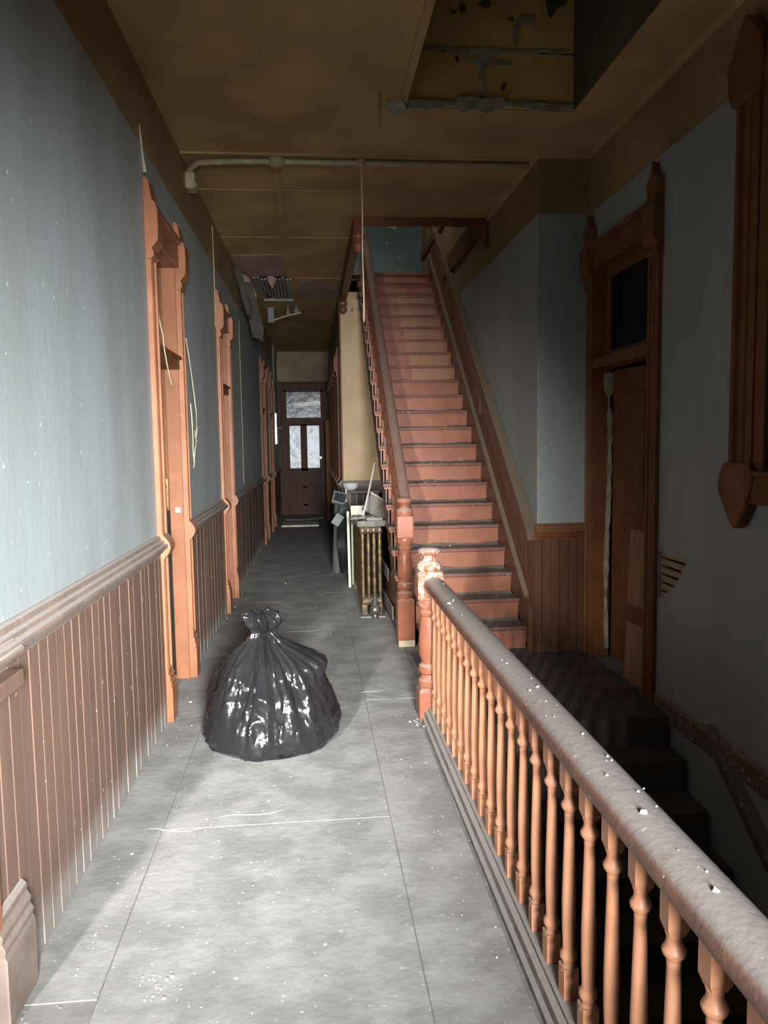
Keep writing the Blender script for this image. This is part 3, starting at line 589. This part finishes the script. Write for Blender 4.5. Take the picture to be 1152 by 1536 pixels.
struct(MB().box(-.245, -.185, 5.80, 13.4, ZC-.014, ZC+.001).build('trim_9', M['ceil']), 'lengthwise ceiling batten')
for k, yy in enumerate((6.55, 8.0, 9.9)): struct(MB().box(-.9, .44, yy, yy+.02, ZC-.004, ZC+.001).build('trim_%d' % (10+k), M['ceil']), 'ceiling seam strip')
# short broken pipe by the light well and ragged plaster on its rim
tag(MB().tube([(.455, 4.75, ZC+.0), (.456, 4.75, ZC-.10), (.45, 4.75, ZC-.20)], [.012, .011, .008], 8).build('broken_pipe', M['pipe'], None, True, loc=(.455, 4.75, ZC)), 'short broken pipe stub hanging from the ceiling beside the light well', 'pipe')
random.seed(11)
def scrap(name, pts, th, matn, parent=None):
    """ragged slab from a 3-D outline, thickened along its normal"""
    pts = [Vector(p) for p in pts]; n = (pts[1]-pts[0]).cross(pts[2]-pts[0]).normalized()*th
    mm = MB(); mm.loft([pts, [p+n for p in pts]]); return mm.build(name, M[matn], parent)
rim = struct(MB().box(.585, .63, 2.2, 4.97, ZC-.02, ZC).build('trim_13', M['ceil']), 'broken plaster rim of the light well')
def ragged_strip(y, x0, x1, z0, z1, n, matn):
    top = [(x0+(x1-x0)*i/n, y, z1+random.uniform(-.006, .006)) for i in range(n+1)]
    bot = [(x0+(x1-x0)*i/n, y, z0+random.uniform(-.015, .02)) for i in range(n+1)][::-1]
    return scrap('plaster_edge', top+bot, .012, matn, rim)
ragged_strip(4.915, .63, 1.70, ZC-.012, ZC+.03, 22, 'plaster')
ragged_strip(4.905, .95, 1.25, ZC-.03, ZC+.05, 8, 'plaster')
ragged_strip(4.918, .68, 1.66, 4.02, 4.045, 20, 'plaster')
scrap('plaster_chunk', [(.50, 4.85, ZC-.002), (.60, 4.78, ZC-.002), (.64, 4.9, ZC-.002), (.63, 5.02, ZC-.002), (.52, 4.98, ZC-.002)], -.03, 'plaster', rim)
scrap('peeled_paint', [(1.09, 4.921, 3.70), (1.12, 4.921, 3.72), (1.13, 4.921, 3.85), (1.125, 4.921, 3.93), (1.18, 4.921, 3.95), (1.30, 4.921, 3.945), (1.305, 4.921, 3.965), (1.17, 4.921, 3.975), (1.15, 4.921, 4.02), (1.10, 4.921, 4.03), (1.075, 4.921, 3.98), (1.0, 4.921, 3.985), (.995, 4.921, 3.97), (1.07, 4.921, 3.95), (1.10, 4.921, 3.9), (1.095, 4.921, 3.8)], .004, 'plaster', rim)
scrap('peeled_paint', [(1.32, 4.921, 4.07), (1.34, 4.921, 4.07), (1.34, 4.921, 4.15), (1.38, 4.921, 4.2), (1.43, 4.921, 4.2), (1.45, 4.921, 4.16), (1.46, 4.921, 4.24), (1.36, 4.921, 4.25), (1.31, 4.921, 4.18)], .004, 'plaster', rim)
# collapsed plaster further down the corridor ceiling
dm = struct(scrap('trim_14', [(-.80, 8.75, ZC-.001), (-.21, 8.7, ZC-.001), (-.205, 9.3, ZC-.001), (-.2, 9.75, ZC-.001), (-.62, 9.8, ZC-.001), (-.82, 10.3, ZC-.001)], -.004, 'pink'), 'pink patch of bare undercoat and lath where ceiling plaster has fallen')
scrap('bare_patch', [(-.10, 10.2, ZC-.001), (.05, 9.95, ZC-.001), (.28, 9.9, ZC-.001), (.40, 10.3, ZC-.001), (.43, 10.6, ZC-.001), (.42, 11.3, ZC-.001), (.1, 11.4, ZC-.001), (-.13, 11.2, ZC-.001)], -.004, 'pink', dm)
scrap('lath_void', [(-.66, 9.85, ZC-.004), (-.20, 9.8, ZC-.004), (-.2, 10.9, ZC-.004), (-.24, 11.2, ZC-.004), (-.55, 11.2, ZC-.004)], -.003, 'black', dm)
for k in range(11):
    x = -.66+k*.044; y1 = 11.15-.02*(k % 3)-max(0, (-.5-x))*3
    MB().box(x, x+.032, 9.85+random.uniform(-.05, .06), y1, ZC-.024, ZC-.010).build('lath', M['lathgrey'], dm, bevel=.002)
ragged = [(-.60+.05*i, 11.24+random.uniform(-.03, .03), ZC-.03) for i in range(9)]
MB().tube(ragged, .022, 6).build('plaster_lip', M['lathgrey'], dm, True)
scrap('plaster_flake', [(-.47, 9.7, ZC-.03), (-.40, 9.68, ZC-.04), (-.37, 9.74, ZC-.06), (-.42, 9.76, ZC-.16), (-.47, 9.73, ZC-.08)], .008, 'pink', dm)
scrap('plaster_flake', [(-.80, 9.5, ZC-.03), (-.70, 9.6, ZC-.05), (-.62, 9.9, ZC-.22), (-.66, 10.0, ZC-.30), (-.74, 9.9, ZC-.25), (-.80, 9.8, ZC-.32)], .01, 'pink', dm)
def curl(name, x0, x1, y, zt, zb, amp, label):
    mm = MB(); n = 12; rings = []
    for k in range(n+1):
        t = k/n; z = zt+(zb-zt)*t; yy = y+amp*math.sin(t*2.6); xs = x0+(.13*t); xe = x1+(.16*t)-(.20*max(0, t-.75))
        rings.append([(xs, yy, z), ((xs+xe)/2, yy-.025, z-.02*t), (xe, yy+.02, z-.06*t), (xe, yy+.026, z-.06*t), ((xs+xe)/2, yy-.019, z-.02*t), (xs, yy+.006, z)])
    mm.loft(rings); return tag(mm.build(name, M['paper'], None, True, loc=(x0, y, zb)), label, 'wallpaper')
curl('peeling_paper', -.80, -.66, 9.6, ZC-.12, 2.93, .12, 'dark sheet of peeling paper hanging from the ceiling corner, longer of two')
curl('peeling_paper', -.815, -.74, 9.0, ZC-.10, 3.10, .06, 'dark sheet of peeling paper hanging against the left wall, shorter of two')
fx = thing('light_fixture', 'grey broken light fixture hanging from the far corridor ceiling', 'light fixture', (-.35, 12.0, 3.5))
MB().box(-.60, -.50, 12.0, 12.12, 3.46, ZC).build('bracket', M['grey'], fx, bevel=.004)
MB().tube([(-.56, 12.05, 3.49), (-.35, 11.9, 3.535), (-.10, 11.75, 3.57)], .014, 8).build('arm', M['cable'], fx, True)
MB().lathe(-.16, 11.78, [(.05, 3.57), (.055, 3.60), (.03, 3.64), (.02, ZC)], 10).build('lamp_holder', M['grey'], fx, True)
MB().lathe(-.29, 11.86, [(.03, 3.555), (.035, 3.59), (.02, 3.62), (.012, ZC)], 10).build('lamp_holder', M['grey'], fx, True)

# ------------------------------------------------------------------ things on the left wall
def wire(name, pts, r, label, cat='wire', mt='cable'):
    pts = [LW(p) for p in pts]; return tag(MB().tube(pts, r, 6).build(name, M[mt], None, True, loc=pts[0]), label, cat)
wire('loose_wire', [(.036, 5.50, 2.36), (.035, 5.6, 2.25), (.030, 5.78, 2.03), (.024, 5.9, 1.88), (.022, 5.93, 1.76), (.022, 5.88, 1.66), (.03, 5.80, 1.62), (.034, 5.75, 1.68), (.03, 5.80, 1.73), (.026, 5.86, 1.66), (.022, 5.8, 1.58), (.024, 5.72, 1.50)], .0045, 'long loose cream wire looping down the blue wall beyond the first doorway')
wire('loose_wire', [(.022, 5.68, 1.92), (.024, 5.70, 1.82), (.024, 5.71, 1.74), (.024, 5.72, 1.66), (.024, 5.70, 1.58), (.024, 5.74, 1.50), (.024, 5.71, 1.46)], .004, 'short kinked cream wire on the blue wall beyond the first doorway')
wire('loose_wire', [(.02, 4.66, 2.45), (.02, 4.70, 2.36), (.03, 4.74, 2.27), (.03, 4.76, 2.20), (.034, 4.80, 2.12), (.03, 4.88, 2.06), (.03, 4.95, 2.0)], .0035, 'frayed white wire dangling over the transom bar of the first doorway')
ms = thing('metal_plate', 'bright metal plate fixed high on the left wall near the end door', 'plate', LW((.03, 15.75, 1.6)))
MB(LW).box(.036, .08, 15.6, 16.0, 1.62, 2.24).build('plate', M['chrome'], ms, bevel=.006)
MB(LW).lathe(0, 0, [(.01, 0), (.02, .03), (.034, .05), (.02, .07)], 10, Matrix.Translation((.08, 15.9, 1.95)) @ Matrix.Rotation(math.pi/2, 4, 'Y')).build('knob', M['chrome'], ms, True)
tag(MB().tube([LW((.03, 15.8, 2.24)), LW((.03, 15.8, 2.8)), LW((.03, 15.8, 3.6))], .02, 8).build('wall_conduit', M['grey'], None, True, loc=LW((.03, 15.8, 2.24))), 'vertical grey conduit above the bright metal plate', 'pipe')
tag(MB().tube([LW((.012, 9.4, 1.15)), LW((.014, 9.41, 1.8)), LW((.012, 9.39, 2.5)), LW((.014, 9.4, 3.1))], .003, 6).build('surface_cable', M['pipe'], None, True, loc=LW((.012, 9.4, 1.15))), 'thin pale cable running up the blue wall past the second doorway', 'cable')
tag(MB().tube([LW((.012, 7.28, 2.7)), LW((.014, 7.281, 3.2)), LW((.012, 7.28, 3.6))], .005, 6).build('surface_cable', M['pipe'], None, True, loc=LW((.012, 7.28, 2.7))), 'thin pale cable above the second doorway reaching the ceiling', 'cable')
scrap('plaster_split', [LW((.004, 4.45, 3.36)), LW((.012, 4.47, 3.2)), LW((.02, 4.49, 3.12)), LW((.004, 4.50, 3.13)), LW((.002, 4.46, 3.3))], .006, 'plaster', wl)

# ------------------------------------------------------------------ bin bag
def bin_bag():
    random.seed(21)
    cx, cy = -.245, 4.16
    prof = [(0, .0), (.0, .16), (.001, .27), (.012, .325), (.045, .352), (.10, .360), (.18, .352), (.26, .335), (.34, .305), (.41, .262), (.47, .205), (.52, .148), (.56, .10), (.592, .066), (.612, .056), (.63, .070), (.655, .102), (.685, .118), (.712, .104), (.722, .066), (.705, .028), (.70, .0)]
    # resample
    R = []
    for k in range(len(prof)-1):
        n = 7 if .01 < prof[k][0] < .56 else 3
        for j in range(n): t = j/n; R.append((prof[k][0]*(1-t)+prof[k+1][0]*t, prof[k][1]*(1-t)+prof[k+1][1]*t))
    R.append(prof[-1]); seg = 200
    folds = [(random.uniform(0, 2*math.pi), random.uniform(.025, .085), random.uniform(.012, .038), random.uniform(.02, .40), random.uniform(-.9, .9)) for _ in range(60)]
    rings = []
    for q, (z, r) in enumerate(R):
        ring = []; top = q > len(R)*.80
        for i in range(seg):
            a = 2*math.pi*i/seg; ca, sa = math.cos(a), math.sin(a); rr = r
            if z > .02 and q < len(R)-6:
                f = 0
                for a0, wd, am, zlo, tw in folds:
                    d = (a-a0-tw*(z-.3)+math.pi) % (2*math.pi)-math.pi
                    wz = wd*(1.0+.6*(.6-z)) if z < .6 else wd
                    if abs(d) < 3*wz: f += am*math.exp(-(d/wz)**2)*min(1, max(0, (z-zlo)/.15))
                rr -= f*(.6 if z < .55 else .9)*min(1, r/.14)
                # soft bulges of the contents, ridges at mid height
                rr += .030*noise.noise(Vector((ca*2.1, sa*2.1, z*4.2)))*min(1, r/.2)+.013*noise.noise(Vector((ca*6, sa*6, z*10+4)))*min(1, r/.2)
                cr = abs(noise.noise(Vector((ca*4+9, sa*4, z*6.5))))
                rr += (.012-.05*min(cr, .24)*.9)*min(1, r/.2)
                c2 = abs(noise.noise(Vector((ca*9+3, sa*9, z*9+1)))); rr += (.006-.05*min(c2, .12))*min(1, r/.2)
                c3 = abs(noise.noise(Vector((ca*15-3, sa*15, z*26)))); rr += (.003-.04*min(c3, .08))*min(1, r/.2)
                # right shoulder
                dd = (a-math.radians(-12)+math.pi) % (2*math.pi)-math.pi
                rr += .10*math.exp(-(dd/.55)**2)*math.exp(-((z-.45)/.075)**2)
            if .56 < z: rr *= 1+.28*noise.noise(Vector((ca*3.3, sa*3.3, z*22)))
            sx = -.03*max(0, (z-.3)/.3); sy = -.02*max(0, (z-.4)/.3)
            zz = z+(.02*noise.noise(Vector((ca*3, sa*3, 7))) if z > .62 else 0)
            if z < .03: rr *= 1+.05*noise.noise(Vector((ca*3, sa*3, 2)))
            ring.append((cx+sx+max(rr, .002)*ca, cy+sy+max(rr, .002)*sa*.98, max(zz, .001)))
        rings.append(ring)
    mm = MB(); mm.loft(rings); o = mm.build('bin_bag', M['bag'], None, True, loc=(cx, cy, 0), angle=80)
    return tag(o, 'full black plastic bin bag with gathered neck standing on the corridor floor', 'bin bag')
bin_bag()

# ------------------------------------------------------------------ radiator and rubbish under the stair
rd = thing('radiator', 'old cast iron column radiator with worn gold paint beside the staircase', 'radiator', (.55, 7.8, 0))
sec = None; RX = (.463, .516, .569, .622)
for k in range(17):
    y = 7.10+k*.082
    if sec is None:
        mm = MB()
        for x in RX:
            mm.tube([(x, y, .125), (x, y, .40), (x, y, .79)], .0175, 10)
            mm.lathe(x, y, [(.018, .775), (.027, .785), (.030, .805), (.026, .825), (.012, .834)], 10)
        mm.tube([(RX[0]-.005, y, .805), (RX[3]+.005, y, .805)], .026, 8); mm.tube([(RX[0]-.008, y, .135), (RX[3]+.008, y, .135)], .034, 8)
        sec = mm.build('section', M['goldpaint'], rd, True)
    else: inst(sec, rd, (0, .082*k, 0))
for xa, ya in ((.445, 7.08), (.585, 7.08), (.445, 8.38), (.585, 8.38)): MB().box(xa, xa+.055, ya, ya+.06, .012, .125).build('foot', M['goldpaint'], rd, bevel=.006)
MB().box(.425, .66, 7.02, 8.55, -.002, .012).build('hearth_tile', M['grey'], rd)
v = MB(); v.lathe(.560, 6.99, [(.030, .0), (.034, .02), (.030, .04), (.048, .055), (.054, .08), (.050, .105), (.036, .12), (.040, .13), (.028, .145), (.024, .17), (.018, .178), (.010, .182), (.009, .215), (.022, .222), (.024, .232), (.008, .236)], 16)
v.tube([(.560, 6.99, .085), (.560, 7.08, .10)], .022, 8); v.build('valve', M['iron'], rd, True)
# wooden tray with compartments on top of the radiator
ty = thing('wooden_tray', 'dusty compartment tray lying on top of the radiator', 'tray', (.54, 7.5, .835))
TM = Matrix.Translation((.528, 7.42, .838)) @ Matrix.Rotation(math.radians(6), 4, 'Z')
MB().box(-.135, .135, -.26, .26, .0, .012, TM).build('tray_bottom', M['greywood'], ty)
for x0, x1, y0, y1 in ((-.135, .135, -.235, -.225), (-.135, .135, .245, .26), (-.135, -.12, -.26, .26), (.12, .135, -.26, .26), (-.05, -.04, -.25, .25), (.04, .05, -.25, .25)):
    MB().box(x0, x1, y0, y1, .0, .05, TM).build('tray_side', M['greywood'], ty, bevel=.003)
tag(MB().tube([(.515, 7.18, .908), (.60, 7.14, .909), (.655, 7.12, .91)], [.016, .016, .012], 8).build('pipe_offcut', M['grey'], None, True, loc=(.6, 7.1, .918)), 'short grey pipe offcut lying across the tray on the radiator', 'pipe')
tag(MB().tube([(.36, 7.24, .905), (.44, 7.25, .91), (.50, 7.25, .915)], [.006, .008, .008], 6).build('metal_rod', M['grey'], None, True, loc=(.42, 7.25, .9)), 'thin metal rod poking left out of the radiator tray', 'rod')
# boards, pole, sheet, bowl behind the radiator
bd = thing('tilted_board', 'dusty grey board leaning tilted behind the radiator tray', 'board', (.66, 8.2, .84))
BM = Matrix.Translation((.65, 8.15, .845)) @ Matrix.Rotation(math.radians(32), 4, 'Y') @ Matrix.Rotation(math.radians(-20), 4, 'X')
MB().box(-.14, .14, -.02, .02, .0, .20, BM).build('panel', M['greywood'], bd, bevel=.004)
MB().box(-.145, .145, -.026, .026, .195, .215, BM).build('edge', M['lathgrey'], bd, bevel=.003)
tag(MB().tube([(.50, 7.70, .84), (.61, 8.12, 1.13), (.705, 8.52, 1.40)], [.010, .0095, .009], 8).build('white_pole', M['white'], None, True, loc=(.505, 7.62, .85)), 'slim white pole leaning from the radiator tray against the stair balusters', 'pole')
tag(MB().box(-.014, .014, -.012, .012, 0, .86, Matrix.Translation((.408, 8.58, .0)) @ Matrix.Rotation(math.radians(-.6), 4, 'Y')).build('pale_batten', M['pale'], None, bevel=.002, loc=(.408, 8.58, 0)), 'pale green wooden batten standing upright at the left of the radiator', 'batten')
tag(MB().box(.44, .60, 8.72, 8.75, .0, .91).build('pale_board', M['pale'], None, bevel=.003, loc=(.52, 8.73, 0)), 'pale cream panel standing behind the radiator', 'panel')
rings = []
for k in range(14):
    t = k/13; z = .10+.82*t
    rings.append([(.335-.035*math.sin(t*3.0), 9.25+.06*math.sin(k*.9), z-.05), (.385+.008*math.sin(k), 9.2-.02*math.cos(k*1.3), z-.03), (.44, 9.16+.03*math.sin(k*1.7), z-.10*(1-t)), (.44, 9.17+.03*math.sin(k*1.7), z-.10*(1-t)), (.385, 9.215, z-.03), (.335-.035*math.sin(t*3.0), 9.262+.06*math.sin(k*.9), z-.05)])
tag(MB().loft(rings).build('black_sheet', M['blackplastic'], None, True, loc=(.385, 9.2, .1), angle=70), 'black plastic sheet hanging over rubbish left of the radiator', 'sheet')
rings = []
for k in range(12):
    t = k/11; z = .0+.98*t; rings.append([(.24+.05*t, 9.62, z), (.30+.03*t+.012*math.sin(k*2), 9.54, z), (.365, 9.60, z), (.365, 9.62, z), (.30+.03*t+.012*math.sin(k*2), 9.56, z), (.24+.05*t, 9.64, z)])
tag(MB().loft(rings).build('grey_cloth', M['grey'], None, True, loc=(.3, 9.58, 0), angle=70), 'grey cloth draped upright beside the black plastic sheet', 'cloth')
bx = thing('metal_housing', 'grey metal frame with dark screen perched on the rubbish left of the radiator', 'box', (.34, 9.3, .9))
HM = Matrix.Translation((.335, 9.32, .955)) @ Matrix.Rotation(math.radians(16), 4, 'Y') @ Matrix.Rotation(math.radians(-25), 4, 'X')
MB().box(-.085, .085, -.03, .03, -.075, .075, HM).build('frame', M['grey'], bx, bevel=.004)
MB().box(-.07, .07, -.034, -.029, -.055, .055, HM).build('screen', M['blackplastic'], bx)
bx2 = tag(MB().box(-.05, .05, -.04, .04, -.07, .07, Matrix.Translation((.30, 9.1, .72)) @ Matrix.Rotation(math.radians(35), 4, 'Y')).build('metal_bracket', M['grey'], None, bevel=.004, loc=(.30, 9.1, .66)), 'small tilted grey metal bracket hanging on the black plastic sheet', 'bracket')
bw = MB(); bw.lathe(.525, 10.35, [(.02, .985), (.05, .99), (.085, 1.01), (.105, 1.05), (.112, 1.08), (.106, 1.08), (.098, 1.05), (.07, 1.015), (.01, 1.0)], 20)
tag(bw.build('white_bowl', M['white'], None, True, loc=(.525, 10.35, .985)), 'white ceramic bowl on the shelf in front of the dark wainscot', 'bowl')
sh = thing('low_shelf', 'dusty grey shelf under the white bowl by the cream wall', 'shelf', (.66, 10.45, 0))
MB().box(.44, .92, 10.2, 10.70, .955, .985).build('shelf_board', M['greywood'], sh, bevel=.003)
MB().box(.46, .49, 10.25, 10.65, .0, .955).build('leg', M['greywood'], sh); MB().box(.86, .89, 10.25, 10.65, .0, .955).build('leg', M['greywood'], sh)
tag(MB().box(-.008, .008, -.008, .008, 0, .16, Matrix.Translation((.435, 9.75, .88))).build('white_stick', M['white'], None, loc=(.435, 9.75, .88)), 'short upright white stick below the white bowl', 'stick')
# dusty boards lying at the foot of the stair string
for i, (y0, z0, y1, z1, lab) in enumerate(((6.55, .20, 7.85, .17, 'dusty skirting board along the foot of the staircase, lower of two'), (6.95, .47, 8.1, .47, 'dusty board resting along the foot of the staircase, upper of two'))):
    o = MB().prism([(y0, z0-.12), (y1, z1-.12), (y1, z1), (y0, z0)], 'x', .675+.005*i, .688+.001*i).build('skirting_board', M['greywood'], None, bevel=.004, loc=(.68, y0, z0-.12)); tag(o, lab, 'board')
struct(MB().box(.70, .72, 6.1, 10.79, 0, .42).build('baseboard_stair', M['stringer']), 'dark board closing the foot of the space under the stair')
# loose boards on the far floor
fb = tag(MB().box(-.60, .13, 15.1, 15.75, .0, .035).build('floor_plank', M['plank2'], None, bevel=.004, loc=(-.23, 15.4, 0)), 'white board lying across the corridor floor before the end door', 'plank')
tag(MB().prism([(-.55, 16.4), (-.2, 16.3), (.25, 16.7), (.2, 16.95), (-.25, 16.9), (-.5, 16.75)], 'z', .0, .03).build('fallen_plaster', M['greywood'], None, loc=(-.2, 16.6, 0)), 'dark slab of fallen plaster on the floor before the end door', 'rubble')

# ------------------------------------------------------------------ crumbs nobody could count
def crumbs(name, n, fn, s0, s1, label, mt='crumb'):
    mm = MB()
    for _ in range(n):
        x, y, z = fn(); s = random.uniform(s0, s1)*(1 if random.random() < .9 else 2.2)
        k = random.randint(4, 6); a0 = random.random()*6
        ring = [(x+s*math.cos(a0+2*math.pi*i/k)*random.uniform(.6, 1.2), y+s*math.sin(a0+2*math.pi*i/k)*random.uniform(.6, 1.2), z) for i in range(k)]
        tp = [(p[0]*.6+x*.4, p[1]*.6+y*.4, z+s*random.uniform(.5, 1.0)) for p in ring]
        mm.loft([ring, tp])
    return tag(mm.build(name, M[mt], None), label, 'debris', kind='stuff')
random.seed(5)
def fl():
    y = 1.6+8*random.random()**2.2; e = random.random()
    x = random.uniform(-.82, .58) if e < .6 else (random.uniform(-.82, -.7) if e < .8 else random.uniform(.45, .6)); return x, y, 0
crumbs('plaster_crumbs', 130, fl, .002, .005, 'pale plaster crumbs scattered over the corridor floor')
def clump():
    a = random.random()*6.3; r = .05*random.random(); return -.50+r*math.cos(a)*1.2, 2.24+r*math.sin(a)*1.4, 0
crumbs('plaster_crumbs', 26, clump, .002, .007, 'small heap of plaster crumbs at the bottom left of the floor')
crumbs('rail_crumbs', 60, lambda: (lambda y: (.69+random.gauss(0, .02), y, .838))(4.3-3.4*random.random()**1.8), .0015, .0045, 'plaster flakes lying on the dusty handrail of the balustrade')
def stc():
    n = random.choice([0, 1, 2, 3, 6, 7, 8, 8, 9, 9, 10, 11, 12]); return random.uniform(.85, 1.6), D1+TR*n+random.uniform(.01, .2), RI*(n+1)
crumbs('stair_crumbs', 260, stc, .0015, .004, 'pale crumbs scattered on the stair treads')
def nwc(): a = random.random()*6.3; return NX+.09*math.cos(a)*random.uniform(.9, 1.5), NY-.1+.09*math.sin(a), 0
crumbs('newel_crumbs', 40, nwc, .004, .009, 'paint flakes heaped around the foot of the near newel post')
for o in bpy.data.objects:
    if '_o' in o: del o['_o']
